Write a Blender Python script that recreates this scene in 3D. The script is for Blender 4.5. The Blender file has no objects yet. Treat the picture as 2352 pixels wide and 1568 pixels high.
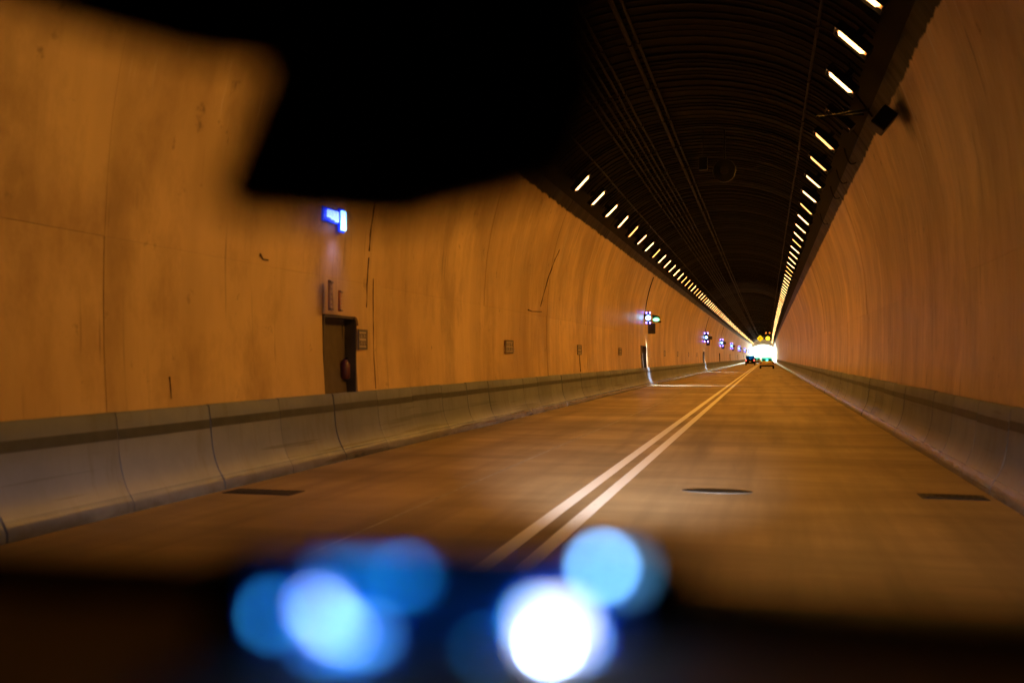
import bpy, bmesh, math, random
from mathutils import Vector, Matrix
random.seed(7)
R = math.radians
SC = bpy.context.scene
COL = SC.collection

# ------------------------------------------------------------------ camera, world, sun, exposure
FPX = 2287.0                      # focal length in pixels of a 2352-wide frame (35 mm lens)
EYE = Vector((0.0, 0.0, 1.393))
ZS = 1.032
YAW, PITCH = 14.32, 0.93
cam_d = bpy.data.cameras.new("camera")
cam = bpy.data.objects.new("camera", cam_d)
COL.objects.link(cam)
cam.location = EYE
cam.rotation_euler = (R(90 + PITCH), 0, R(YAW))
cam_d.sensor_width = 36.0
cam_d.lens = 35.0
cam_d.clip_start = 0.02
cam_d.clip_end = 5000
cam_d.dof.use_dof = True
cam_d.dof.focus_distance = 45.0
cam_d.dof.aperture_fstop = 1.45
SC.camera = cam

world = bpy.data.worlds.new("World")
SC.world = world
world.use_nodes = True
wn = world.node_tree.nodes
wl = world.node_tree.links
sky = wn.new("ShaderNodeTexSky")
sky.sky_type = 'NISHITA'
sky.sun_disc = False
SUN_EL, SUN_AZ = 48.0, 30.0
sky.sun_elevation = R(SUN_EL)
sky.sun_rotation = R(SUN_AZ)
wn["Background"].inputs[1].default_value = 0.15
wl.new(sky.outputs[0], wn["Background"].inputs[0])

sun_d = bpy.data.lights.new("sun", 'SUN')
sun_d.energy = 5.0
sun_d.angle = R(0.5)
sun_d.color = (1.0, 0.95, 0.88)
sun = bpy.data.objects.new("sun", sun_d)
COL.objects.link(sun)
sun.rotation_euler = (R(90 - SUN_EL), 0, R(180 - SUN_AZ))

SC.view_settings.view_transform = 'Standard'
SC.view_settings.look = 'None'
SC.view_settings.gamma = 1.0
SC.view_settings.use_curve_mapping = False
SC.view_settings.exposure = 4.6
EXP = 2 ** 4.6
SC.cycles.use_denoising = True
SC.cycles.max_bounces = 8
SC.cycles.diffuse_bounces = 6
SC.cycles.glossy_bounces = 4
SC.cycles.transparent_max_bounces = 12
SC.cycles.sample_clamp_indirect = 6.0
SC.cycles.caustics_reflective = False
SC.cycles.caustics_refractive = False

# ------------------------------------------------------------------ geometry of the tunnel
CX = -1.67                         # tunnel axis, metres from the camera
END = 330.0                        # far mouth
BACK = -30.0
def cx(Y):                         # the tunnel bends very slightly to the right far ahead
    return CX + (0.73 * ((Y - 60) / 270.0) ** 2 if Y > 60 else 0.0)

# ------------------------------------------------------------------ helpers
def link(o, parent=None):
    COL.objects.link(o)
    if parent is not None:
        o.parent = parent
    return o

def tag(o, label=None, cat=None, group=None, kind=None):
    if label: o["label"] = label
    if cat: o["category"] = cat
    if group: o["group"] = group
    if kind: o["kind"] = kind
    return o

def empty(name, loc=(0, 0, 0), rot=(0, 0, 0)):
    o = bpy.data.objects.new(name, None)
    o.location = loc
    o.rotation_euler = rot
    o.empty_display_size = 0.1
    COL.objects.link(o)
    return o

def mesh_obj(name, verts, faces, mat, parent=None, smooth=False, mats=None, fm=None):
    me = bpy.data.meshes.new(name)
    me.from_pydata([tuple(v) for v in verts], [], faces)
    for m in (mats or [mat]):
        me.materials.append(m)
    if fm:
        for p, i in zip(me.polygons, fm): p.material_index = i
    if smooth:
        for p in me.polygons: p.use_smooth = True
    me.update()
    return link(bpy.data.objects.new(name, me), parent)

class MB:
    """collects simple solids for ONE mesh"""
    def __init__(s): s.v = []; s.f = []; s.m = []; s.mi = 0
    def add(s, v, f):
        n = len(s.v); s.v += [Vector(x) for x in v]
        for q in f: s.f.append(tuple(i + n for i in q)); s.m.append(s.mi)
    def box(s, c, d, M=None, taper=None):
        c = Vector(c); x, y, z = d[0] / 2, d[1] / 2, d[2] / 2
        t = taper or (1, 1)
        vs = []
        for sz in (-1, 1):
            k = (t[0], t[1]) if sz > 0 else (1, 1)
            for sx, sy in ((-1, -1), (1, -1), (1, 1), (-1, 1)):
                p = Vector((sx * x * k[0], sy * y * k[1], sz * z))
                if M is not None: p = M @ p
                vs.append(c + p)
        s.add(vs, [(3, 2, 1, 0), (4, 5, 6, 7), (0, 1, 5, 4), (1, 2, 6, 5), (2, 3, 7, 6), (3, 0, 4, 7)])
    def tube(s, pts, r, n=8, cap=True):
        pts = [Vector(p) for p in pts]
        rs = r if isinstance(r, (list, tuple)) else [r] * len(pts)
        vs, fs = [], []
        for i, p in enumerate(pts):
            a = pts[max(0, i - 1)]; b = pts[min(len(pts) - 1, i + 1)]
            d = (b - a).normalized()
            u = d.orthogonal().normalized()
            if abs(d.z) < .99:
                u = d.cross(Vector((0, 0, 1))).normalized()
            w = d.cross(u)
            for k in range(n):
                t = 2 * math.pi * k / n
                vs.append(p + (u * math.cos(t) + w * math.sin(t)) * rs[i])
        for i in range(len(pts) - 1):
            for k in range(n):
                fs.append((i * n + k, i * n + (k + 1) % n, (i + 1) * n + (k + 1) % n, (i + 1) * n + k))
        if cap:
            fs.append(tuple(range(n - 1, -1, -1)))
            fs.append(tuple((len(pts) - 1) * n + k for k in range(n)))
        s.add(vs, fs)
    def prism(s, poly, thick, M):
        """poly: 2D points (a,b); M: 4x4 placing a->x, b->y, thickness -> z"""
        n = len(poly)
        vs = [M @ Vector((a, b, 0)) for a, b in poly] + [M @ Vector((a, b, thick)) for a, b in poly]
        fs = [tuple(range(n - 1, -1, -1)), tuple(range(n, 2 * n))]
        for i in range(n): fs.append((i, (i + 1) % n, n + (i + 1) % n, n + i))
        s.add(vs, fs)
    def build(s, name, mat, parent=None, smooth=False, bevel=0, mats=None):
        o = mesh_obj(name, s.v, s.f, mat, parent, smooth, mats, s.m if mats else None)
        if bevel:
            b = o.modifiers.new("bevel", 'BEVEL'); b.width = bevel; b.segments = 2; b.limit_method = 'ANGLE'
        return o

def box(name, c, d, mat, parent=None, bevel=0, M=None, taper=None):
    b = MB(); b.box(c, d, M, taper); return b.build(name, mat, parent, bevel=bevel)

def copy_tree(o, parent=None):
    c = o.copy(); COL.objects.link(c); c.parent = parent
    for ch in list(o.children): copy_tree(ch, c)
    return c

# ------------------------------------------------------------------ materials
def mat_new(name):
    m = bpy.data.materials.new(name); m.use_nodes = True
    return m, m.node_tree.nodes, m.node_tree.links, m.node_tree.nodes["Principled BSDF"]

def simple(name, col, rough=0.6, metal=0.0, vary=0.12, scale=8.0, bump=0.0, spec=None):
    m, n, l, b = mat_new(name)
    if spec is None: spec = 0.12 if max(col) < 0.03 else 0.5
    b.inputs["Specular IOR Level"].default_value = spec
    b.inputs["Roughness"].default_value = rough
    b.inputs["Metallic"].default_value = metal
    tc = n.new("ShaderNodeTexCoord"); no = n.new("ShaderNodeTexNoise")
    no.inputs["Scale"].default_value = scale; no.inputs["Detail"].default_value = 5
    l.new(tc.outputs["Object"], no.inputs["Vector"])
    rp = n.new("ShaderNodeValToRGB")
    rp.color_ramp.elements[0].position = 0.3; rp.color_ramp.elements[1].position = 0.7
    rp.color_ramp.elements[0].color = tuple(c * (1 - vary) for c in col) + (1,)
    rp.color_ramp.elements[1].color = tuple(min(1, c * (1 + vary)) for c in col) + (1,)
    l.new(no.outputs["Fac"], rp.inputs["Fac"]); l.new(rp.outputs["Color"], b.inputs["Base Color"])
    if bump:
        bp = n.new("ShaderNodeBump"); bp.inputs["Strength"].default_value = bump
        bp.inputs["Distance"].default_value = 0.01
        l.new(no.outputs["Fac"], bp.inputs["Height"]); l.new(bp.outputs["Normal"], b.inputs["Normal"])
    return m

def emis(name, col, strength):
    m, n, l, b = mat_new(name)
    b.inputs["Base Color"].default_value = (*[min(1, c) for c in col], 1)
    b.inputs["Emission Color"].default_value = (*col, 1)
    b.inputs["Emission Strength"].default_value = strength
    return m

def glass(name, tint):
    m, n, l, b = mat_new(name)
    out = n["Material Output"]; tr = n.new("ShaderNodeBsdfTransparent"); gl = n.new("ShaderNodeBsdfGlossy")
    tr.inputs[0].default_value = (*tint, 1); gl.inputs["Roughness"].default_value = 0.05
    mx = n.new("ShaderNodeMixShader"); mx.inputs[0].default_value = 0.12
    l.new(tr.outputs[0], mx.inputs[1]); l.new(gl.outputs[0], mx.inputs[2]); l.new(mx.outputs[0], out.inputs[0])
    n.remove(b)
    return m

def noise(n, l, vec, scale, detail=4, rough=0.5, stretch=(1, 1, 1), off=(0, 0, 0)):
    mp = n.new("ShaderNodeMapping"); mp.inputs["Scale"].default_value = stretch
    mp.inputs["Location"].default_value = off
    l.new(vec, mp.inputs["Vector"])
    no = n.new("ShaderNodeTexNoise"); no.inputs["Scale"].default_value = scale
    no.inputs["Detail"].default_value = detail; no.inputs["Roughness"].default_value = rough
    l.new(mp.outputs[0], no.inputs["Vector"])
    return no.outputs["Fac"]

def mrange(n, l, v, a, b, c, d):
    r = n.new("ShaderNodeMapRange"); r.inputs[1].default_value = a; r.inputs[2].default_value = b
    r.inputs[3].default_value = c; r.inputs[4].default_value = d
    l.new(v, r.inputs[0]); return r.outputs[0]

def mul(n, l, a, b, op='MULTIPLY'):
    m = n.new("ShaderNodeMath"); m.operation = op
    for i, x in enumerate((a, b)):
        if isinstance(x, (int, float)): m.inputs[i].default_value = x
        else: l.new(x, m.inputs[i])
    return m.outputs[0]

def mixc(n, l, fac, a, b, mode='MIX'):
    m = n.new("ShaderNodeMix"); m.data_type = 'RGBA'; m.blend_type = mode
    if isinstance(fac, (int, float)): m.inputs[0].default_value = fac
    else: l.new(fac, m.inputs[0])
    for i, x in ((6, a), (7, b)):
        if isinstance(x, tuple): m.inputs[i].default_value = (*x[:3], 1)
        else: l.new(x, m.inputs[i])
    return m.outputs[2]

PAINT_Z = 5.26 * ZS
def wall_material():
    m, n, l, b = mat_new("painted_tunnel_concrete")
    tc = n.new("ShaderNodeTexCoord"); vec = tc.outputs["Object"]
    oi = n.new("ShaderNodeObjectInfo")
    sx = n.new("ShaderNodeSeparateXYZ"); l.new(vec, sx.inputs[0])
    base = (0.72, 0.52, 0.27)
    big = noise(n, l, vec, 0.35, 5, 0.6, (0.3, 1, 0.6))
    c1 = mixc(n, l, mrange(n, l, big, .36, .62, 0, 1), (0.50, 0.345, 0.17), base)
    # vertical dirt streaks
    st = noise(n, l, vec, 2.2, 7, 0.72, (0.2, 1.7, 0.22))
    st2 = noise(n, l, vec, 1.1, 3, 0.5, (0.2, 1.0, 0.35), (5, 3, 1))
    sf = mul(n, l, mrange(n, l, st, .50, .72, 0, 1), mrange(n, l, st2, .42, .62, 0.0, 0.20))
    c2 = mixc(n, l, sf, c1, (0.30, 0.19, 0.09))
    mo = noise(n, l, vec, 0.9, 7, 0.68, (0.4, 0.8, 0.5), (7, 2, 5))
    c2 = mixc(n, l, mrange(n, l, mo, .46, .66, 0, .8), c2, (0.37, 0.24, 0.115))
    rb = noise(n, l, vec, 0.55, 3, 0.55, (0.05, 1.6, 0.03), (1, 4, 9))
    c2 = mixc(n, l, mrange(n, l, rb, .50, .64, 0, .38), c2, (0.36, 0.24, 0.12))
    # fine vertical drips, a few nearly black
    dr = noise(n, l, vec, 6.0, 3, 0.5, (0.2, 2.0, 0.09), (11, 7, 3))
    dr2 = noise(n, l, vec, 0.9, 2, 0.5, (0.2, 1.0, 1.0), (3, 9, 2))
    df = mul(n, l, mrange(n, l, dr, .62, .74, 0, 1), mrange(n, l, dr2, .48, .62, 0, 0.6))
    c3 = mixc(n, l, df, c2, (0.07, 0.045, 0.025))
    # pale streaks painted in as lamp sheen under the paint line
    pr = noise(n, l, vec, 5.0, 3, 0.5, (0.2, 1.6, 0.14), (17, 1, 6))
    pz = mrange(n, l, sx.outputs[2], 3.2, 4.6, 0, 1)
    pf = mul(n, l, mul(n, l, mrange(n, l, pr, .62, .72, 0, 0.75), pz), mrange(n, l, dr2, .45, .55, 0, 1))
    c4 = mixc(n, l, pf, c3, (0.72, 0.66, 0.60))
    # small blotches
    bl = noise(n, l, vec, 2.6, 4, 0.6, (1, 1, 1), (2, 2, 2))
    c5 = mixc(n, l, mrange(n, l, bl, .66, .74, 0, 0.6), c4, (0.10, 0.06, 0.03))
    # each cast panel has its own tone
    rv = mrange(n, l, oi.outputs["Random"], 0, 1, 0.94, 1.05)
    cc = n.new("ShaderNodeCombineColor")
    for i in range(3): l.new(rv, cc.inputs[i])
    c6 = mixc(n, l, 1.0, c5, cc.outputs[0], 'MULTIPLY')
    # black paint above the ragged line
    ed = noise(n, l, vec, 2.2, 6, 0.7)
    zz = mul(n, l, sx.outputs[2], mul(n, l, mul(n, l, ed, -0.5, 'ADD'), 0.20), 'ADD')
    pf2 = mrange(n, l, zz, PAINT_Z - .015, PAINT_Z + .02, 0, 1)
    # soot round the black box over the right wall
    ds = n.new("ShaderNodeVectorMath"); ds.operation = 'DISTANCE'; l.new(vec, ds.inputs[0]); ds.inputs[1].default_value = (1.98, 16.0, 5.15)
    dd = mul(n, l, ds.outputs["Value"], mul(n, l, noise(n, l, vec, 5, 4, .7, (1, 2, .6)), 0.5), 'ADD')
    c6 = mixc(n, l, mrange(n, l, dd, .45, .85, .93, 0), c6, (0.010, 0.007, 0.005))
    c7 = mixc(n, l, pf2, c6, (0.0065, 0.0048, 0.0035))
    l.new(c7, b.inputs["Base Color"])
    l.new(mrange(n, l, pf2, 0, 1, .4, .06), b.inputs["Specular IOR Level"])
    rr = mrange(n, l, st, .3, .7, .30, .52)
    l.new(rr, b.inputs["Roughness"])
    bp = n.new("ShaderNodeBump"); bp.inputs["Strength"].default_value = 0.35; bp.inputs["Distance"].default_value = 0.02
    bn = noise(n, l, vec, 1.4, 8, 0.62, (1, 1.5, 0.5))
    l.new(bn, bp.inputs["Height"]); l.new(bp.outputs[0], b.inputs["Normal"])
    return m

def barrier_material():
    m, n, l, b = mat_new("worn_barrier_concrete")
    tc = n.new("ShaderNodeTexCoord"); vec = tc.outputs["Object"]
    oi = n.new("ShaderNodeObjectInfo")
    big = noise(n, l, vec, 0.8, 6, 0.6, (0.5, 1, 1))
    c1 = mixc(n, l, mrange(n, l, big, .3, .7, 0, 1), (0.115, 0.135, 0.19), (0.19, 0.215, 0.29))
    st = noise(n, l, vec, 4.0, 5, 0.7, (0.3, 1.5, 0.25), (4, 4, 4))
    c2 = mixc(n, l, mrange(n, l, st, .52, .75, 0, .65), c1, (0.11, 0.105, 0.10))
    sc = noise(n, l, vec, 4.0, 4, 0.6, (0.4, 0.12, 3.0), (8, 1, 4))
    c3 = mixc(n, l, mrange(n, l, sc, .66, .74, 0, .55), c2, (0.08, 0.07, 0.07))
    sz = n.new("ShaderNodeSeparateXYZ"); l.new(vec, sz.inputs[0])
    ft = mul(n, l, mrange(n, l, sz.outputs[2], .02, .16, 1, 0), mrange(n, l, noise(n, l, vec, 5, 4, .6, (1, .4, 1)), .35, .65, .2, 1))
    c3 = mixc(n, l, mul(n, l, ft, .7), c3, (0.05, 0.045, 0.04))
    tx = noise(n, l, vec, 2.5, 3, .5, (.3, .10, 5.0), (1, 13, 2))
    tm = mul(n, l, mrange(n, l, tx, .60, .66, 0, .7), mrange(n, l, sz.outputs[2], .25, .6, 1, 0))
    c3 = mixc(n, l, tm, c3, (0.045, 0.042, 0.042))
    rv = mrange(n, l, oi.outputs["Random"], 0, 1, 0.85, 1.12)
    cc = n.new("ShaderNodeCombineColor")
    for i in range(3): l.new(rv, cc.inputs[i])
    l.new(mixc(n, l, 1.0, c3, cc.outputs[0], 'MULTIPLY'), b.inputs["Base Color"])
    sx = n.new("ShaderNodeSeparateXYZ"); l.new(vec, sx.inputs[0])
    l.new(mrange(n, l, sx.outputs[2], .10, .42, .18, .70), b.inputs["Roughness"])
    bp = n.new("ShaderNodeBump"); bp.inputs["Strength"].default_value = 0.3; bp.inputs["Distance"].default_value = 0.01
    l.new(noise(n, l, vec, 3.0, 8, 0.65), bp.inputs["Height"]); l.new(bp.outputs[0], b.inputs["Normal"])
    return m

def road_material():
    m, n, l, b = mat_new("worn_concrete_road")
    tc = n.new("ShaderNodeTexCoord"); vec = tc.outputs["Object"]
    sx = n.new("ShaderNodeSeparateXYZ"); l.new(vec, sx.inputs[0])
    big = noise(n, l, vec, 0.45, 6, 0.6, (0.35, 0.9, 1))
    c1 = mixc(n, l, mrange(n, l, big, .33, .68, 0, 1), (0.22, 0.160, 0.082), (0.46, 0.335, 0.175))
    # wheel tracks: long streaks along the road
    tr = noise(n, l, vec, 1.3, 5, 0.6, (1.3, 0.07, 1), (3, 0, 0))
    c2 = mixc(n, l, mrange(n, l, tr, .46, .66, 0, .75), c1, (0.14, 0.10, 0.055))
    # darker noise bands across the road
    cb = noise(n, l, vec, 0.9, 4, 0.6, (0.16, 0.75, 1), (0, 5, 0))
    c3 = mixc(n, l, mrange(n, l, cb, .48, .66, 0, .65), c2, (0.13, 0.092, 0.05))
    fine = noise(n, l, vec, 60, 3, 0.6)
    c4 = mixc(n, l, mrange(n, l, fine, .3, .7, 0, .25), c3, (0.36, 0.27, 0.16))
    l.new(c4, b.inputs["Base Color"])
    l.new(mrange(n, l, big, .3, .7, .62, .45), b.inputs["Roughness"])
    bp = n.new("ShaderNodeBump"); bp.inputs["Strength"].default_value = 0.4; bp.inputs["Distance"].default_value = 0.004
    l.new(fine, bp.inputs["Height"]); l.new(bp.outputs[0], b.inputs["Normal"])
    return m

def line_material():
    m, n, l, b = mat_new("worn_road_paint")
    tc = n.new("ShaderNodeTexCoord"); vec = tc.outputs["Object"]
    w = noise(n, l, vec, 9, 6, 0.7, (1, .35, 1))
    c = mixc(n, l, mrange(n, l, w, .60, .74, 0, .8), (0.86, 0.85, 0.84), (0.34, 0.27, 0.18))
    l.new(c, b.inputs["Base Color"]); b.inputs["Roughness"].default_value = 0.5
    return m

M = {}
M['wall'] = wall_material()
M['barrier'] = barrier_material()
M['road'] = road_material()
M['line'] = line_material()
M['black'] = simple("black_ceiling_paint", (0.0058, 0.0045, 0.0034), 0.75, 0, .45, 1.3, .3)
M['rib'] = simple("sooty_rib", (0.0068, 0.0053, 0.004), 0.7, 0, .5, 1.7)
M['recess'] = simple("joint_shadow_gap", (0.10, 0.075, 0.05), 0.9)
M['stripe'] = simple("dark_grey_stripe", (0.036, 0.044, 0.058), 0.6, 0, .25, 5)
M['pipe'] = simple("dusty_conduit", (0.012, 0.0095, 0.008), 0.6, 0.0, .3, 3)
M['steel'] = simple("dull_galvanised_steel", (0.022, 0.02, 0.018), 0.6, 0.2, .2, 9)
M['dark'] = simple("dark_metal", (0.010, 0.009, 0.008), 0.5, 0.2, .2)
M['patch'] = simple("dark_iron_cover", (0.045, 0.036, 0.03), 0.65, 0, .3, 14)
M['niche'] = simple("dark_niche_concrete", (0.060, 0.048, 0.034), 0.8, 0, .5, 2.2, .3)  # dark mottled tone for niche linings, door frames and boards
M['red'] = simple("dull_red_paint", (0.075, 0.018, 0.032), 0.4, 0, .2)
M['purplesign'] = simple("faded_purple_sign", (0.20, 0.13, 0.22), 0.5, 0, .2, 20)
M['redsign'] = simple("faded_red_sign", (0.34, 0.13, 0.07), 0.5, 0, .2, 20)
M['signwhite'] = simple("dusty_sign_white", (0.40, 0.34, 0.30), 0.5, 0, .15, 30)
M['signdark'] = simple("sign_dark_print", (0.09, 0.075, 0.08), 0.5, 0, .2, 30)
M['greenpipe'] = simple("pale_green_cylinder", (0.22, 0.34, 0.36), 0.4, 0, .1)
M['yellow'] = simple("yellow_sign_sheet", (0.80, 0.58, 0.02), 0.45, 0, .05)
M['blackprint'] = simple("black_sign_print", (0.02, 0.02, 0.02), 0.5)
M['reflector'] = simple("lamp_reflector_metal", (0.55, 0.42, 0.30), 0.4, 0.0, .05)
M['lamp'] = emis("warm_lamp_tube", (1.0, 0.50, 0.15), 9.0 / EXP)
M['glowplate'] = emis("warm_glow_plate", (1.0, 0.42, 0.08), 0.8 / EXP)  # plate added to imitate the warm spill round the lamp tube
SODIUM = (1.0, 0.42, 0.048)
P_RIGHT, P_LEFT = 25.5 / EXP, 10.0 / EXP
M['crack'] = simple('crack_dirt', (0.12, 0.075, 0.04), .9, 0, .3, 6)
M['cover'] = simple("crazed_joint_seal", (0.34, 0.30, 0.24), 0.7, 0, .3, 9)
M['dash'] = simple("dark_dashboard_plastic", (0.24, 0.17, 0.12), 0.95, 0, .2, 30, .2)
M['cloth'] = simple("black_visor_cloth", (0.006, 0.005, 0.005), 0.9, 0, .2, 60)
M['mirrorglass'] = simple("black_mirror_back", (0.005, 0.005, 0.005), 0.5)
M['ground'] = simple("dry_grassy_ground", (0.10, 0.11, 0.05), 0.9, 0, .4, .5)
M['portal'] = simple("portal_concrete", (0.42, 0.40, 0.37), 0.8, 0, .2, .8)
M['hill'] = simple("wooded_hill", (0.06, 0.09, 0.035), 0.95, 0, .4, .05)

# ------------------------------------------------------------------ setting
def strip(name, x0, x1, ys, z, mat, parent=None, kind='structure'):
    vs, fs = [], []
    for Y in ys:
        o = cx(Y)
        vs += [(o + x0, Y, z), (o + x1, Y, z)]
    for i in range(len(ys) - 1): fs.append((2 * i, 2 * i + 1, 2 * i + 3, 2 * i + 2))
    ob = mesh_obj(name, vs, fs, mat, parent)
    if kind and parent is None: ob["kind"] = kind
    return ob

def yrange(a, b, d):
    out = [a]
    while out[-1] + d < b - 1e-6: out.append(out[-1] + d)
    return out + [b]

YS = yrange(BACK, 900, 10)
road = strip("road", -3.95, 3.95, YS, 0.0, M['road'])
ground = mesh_obj("ground", [(-3000, END + 1, -.02), (3000, END + 1, -.02), (3000, 4000, -.02), (-3000, 4000, -.02)], [(0, 1, 2, 3)], M['ground'])
ground["kind"] = 'structure'
bed = mesh_obj("ground", [(-60, BACK, -.03), (60, BACK, -.03), (60, END + 1, -.03), (-60, END + 1, -.03)], [(0, 1, 2, 3)], M['ground'])
bed["kind"] = 'structure'

# hills outside, beyond the mouth
def hill(cxx, cy, rx, ry, h, seed):
    rnd = random.Random(seed)
    vs, fs = [], []
    N, K = 24, 7
    for k in range(K):
        t = k / (K - 1)
        for i in range(N):
            a = 2 * math.pi * i / N
            rr = (1 - t) * (1 + .12 * rnd.uniform(-1, 1))
            vs.append((cxx + rx * rr * math.cos(a), cy + ry * rr * math.sin(a), h * math.sin(t * math.pi / 2) * (1 + .08 * rnd.uniform(-1, 1)) - .5))
    for k in range(K - 1):
        for i in range(N):
            fs.append((k * N + i, k * N + (i + 1) % N, (k + 1) * N + (i + 1) % N, (k + 1) * N + i))
    o = mesh_obj("hill", vs, fs, M['hill'], smooth=True); o["kind"] = 'structure'
hill(-180, 1100, 220, 160, 60, 1)
hill(230, 1300, 260, 200, 80, 2)

# road markings ----------------------------------------------------
def marking(x, label):
    o = strip("lane_line", x - .066, x + .066, yrange(BACK, 900, 6), 0.004, M['line'], kind=None)
    return tag(o, label, "road marking", "double centre line painted down the road")
LX = -1.70 - CX
marking(LX - .137, "worn white line of the double centre line, the one nearer the niches")
marking(LX + .137, "worn white line of the double centre line, the one nearer the gold car's lane")
j = strip("joint_seal", -3.16 - CX - .02, -3.16 - CX + .02, yrange(4, 150, 6), 0.004, M['cover'], kind=None)
tag(j, "thin pale sealed joint running along the middle of the lane beside the niches", "road joint")

def cover(x, Y, w, d, label, rnd=False):
    e = tag(empty("drain_cover", (x, Y, 0)), label, "drain cover", None)
    def shape(k):
        if rnd: return [(w / 2 * k * math.cos(t), d / 2 * k * math.sin(t)) for t in [2 * math.pi * i / 28 for i in range(28)]]
        q = .035 if k < 1 else 0
        return [(-w / 2 + q, -d / 2 + q), (w / 2 - q, -d / 2 + q), (w / 2 - q, d / 2 - q), (-w / 2 + q, d / 2 - q)]
    b = MB(); b.prism(shape(1), .006, Matrix.Translation((0, 0, .001))); b.build("rim", M['patch'], e)
    b = MB(); b.prism(shape(.92), .003, Matrix.Translation((0, 0, .0075))); b.build("lid", M['dark'], e)
    n = 0 if rnd else 9
    for i in range(n):
        xx = -w / 2 + w * (i + 1) / (n + 1)
        L = (d - .09) if not rnd else max(.04, (d - .06) * math.sqrt(max(0, 1 - (xx / (w / 2)) ** 2)) * .9)
        box("bar", (xx, 0, .012), (.022, L, .006), M['patch'], e)
cover(-5.05, 9.38, .76, .34, "dark rectangular iron grate in the road at the foot of the left barrier")
cover(-.50, 10.6, .72, .32, "dark oval cover in the road just right of the double line", True)
cover(1.80, 10.75, .62, .36, "dark rectangular iron grate in the road beside the right barrier")

# lining -----------------------------------------------------------
PROF = [(4.12, 0.0), (4.12, .85), (4.155, 1.4), (4.165, 1.9), (4.16, 2.42), (4.13, 3.0), (4.08, 3.5), (3.99, 4.0), (3.86, 4.5), (3.72, 4.92), (3.594, 5.26), (3.43, 5.52)]
PROF = [(a, b * ZS) for a, b in PROF]
CEIL = [(3.43, 5.52), (3.2, 5.82), (2.95, 6.06), (2.65, 6.28), (2.3, 6.49), (1.9, 6.67), (1.45, 6.81), (1.0, 6.91), (.5, 6.98), (0, 7.0)]
CEIL = [(a, b * ZS) for a, b in CEIL]
CEIL = CEIL + [(-a, b) for a, b in reversed(CEIL[:-1])]

def shell(name, prof, y0, y1, step, mat, parent=None, thick=.05, side=1, off=0.0, solid=True):
    """extruded profile; off pushes it outwards (positive = away from the road)"""
    ys = yrange(y0, y1, step)
    n = len(prof)
    inner, outer = [], []
    for i, (w, z) in enumerate(prof):
        a = prof[max(0, i - 1)]; b = prof[min(n - 1, i + 1)]
        t = Vector((b[0] - a[0], b[1] - a[1])).normalized()
        nn = Vector((t.y, -t.x))          # outwards for an upward running right-hand profile
        inner.append((w + nn.x * off, z + nn.y * off)); outer.append((w + nn.x * (off + thick), z + nn.y * (off + thick)))
    vs, fs = [], []
    for Y in ys:
        o = cx(Y)
        for w, z in inner: vs.append((o + side * w, Y, z))
        if solid:
            for w, z in outer: vs.append((o + side * w, Y, z))
    L = 2 * n if solid else n
    for k in range(len(ys) - 1):
        A, B = k * L, (k + 1) * L
        for i in range(n - 1):
            fs.append((A + i, A + i + 1, B + i + 1, B + i))
            if solid: fs.append((A + n + i, B + n + i, B + n + i + 1, A + n + i + 1))
        if solid:
            fs.append((A, B, B + n, A + n)); fs.append((A + n - 1, A + 2 * n - 1, B + 2 * n - 1, B + n - 1))
    if solid:
        for A in (0, (len(ys) - 1) * L):
            for i in range(n - 1): fs.append((A + i, A + n + i, A + n + i + 1, A + i + 1))
    o = mesh_obj(name, vs, fs, mat, parent, smooth=False)
    return o

def smooth_by_angle(o, ang=40):
    for p in o.data.polygons: p.use_smooth = True
    try: o.data.set_sharp_from_angle(angle=R(ang))
    except Exception: pass

JZ = 2.42 * ZS
LOW = [p for p in PROF if p[1] <= JZ + 1e-6]
UP = [p for p in PROF if p[1] >= JZ - 1e-6]
UP = [(UP[0][0], JZ + .0015)] + UP[1:]
PAN = 6.3
def make_wall(side, label):
    root = tag(empty("tunnel_wall", (0, 0, 0)), label, "wall")
    back = shell("backing", PROF, BACK, END, 20, M['recess'], root, .3, side, .16)
    ys = []
    Y = 14.15 - PAN * 7
    while Y < 93: ys.append((Y, Y + PAN)); Y += PAN
    ys.append((Y, END))
    rnd = random.Random(3 + side)
    for a, b in ys:
        g = .004
        for prof, nm in ((LOW, "panel"), (UP, "panel")):
            off = rnd.uniform(0, .012)
            pieces = [(a + g, b - g, prof)]
            if side < 0 and prof is LOW:
                for n0, n1, nh in niches_all:
                    new = []
                    for (p0, p1, pf) in pieces:
                        if p0 < n0 < p1 or p0 < n1 < p1 or (n0 <= p0 and p1 <= n1):
                            if n0 - p0 > .05: new.append((p0, n0, pf))
                            m0, m1 = max(p0, n0), min(p1, n1)
                            top = [(4.16, nh)] + [q for q in pf if q[1] > nh + .05]
                            new.append((m0, m1, top))
                            if p1 - n1 > .05: new.append((n1, p1, pf))
                        else: new.append((p0, p1, pf))
                    pieces = new
            if len(pieces) == 1:
                o = shell(nm, pieces[0][2], pieces[0][0], pieces[0][1], 10, M['wall'], root, .12, side, off)
            else:
                vs, fs = [], []
                for p0, p1, pf in pieces:
                    t = shell("tmp", pf, p0, p1, 10, M['wall'], None, .12, side, off)
                    k = len(vs); vs += [v.co.copy() for v in t.data.vertices]
                    fs += [tuple(i + k for i in p.vertices) for p in t.data.polygons]
                    me = t.data; bpy.data.objects.remove(t); bpy.data.meshes.remove(me)
                o = mesh_obj(nm, vs, fs, M['wall'], root)
            smooth_by_angle(o)
    return root

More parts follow.
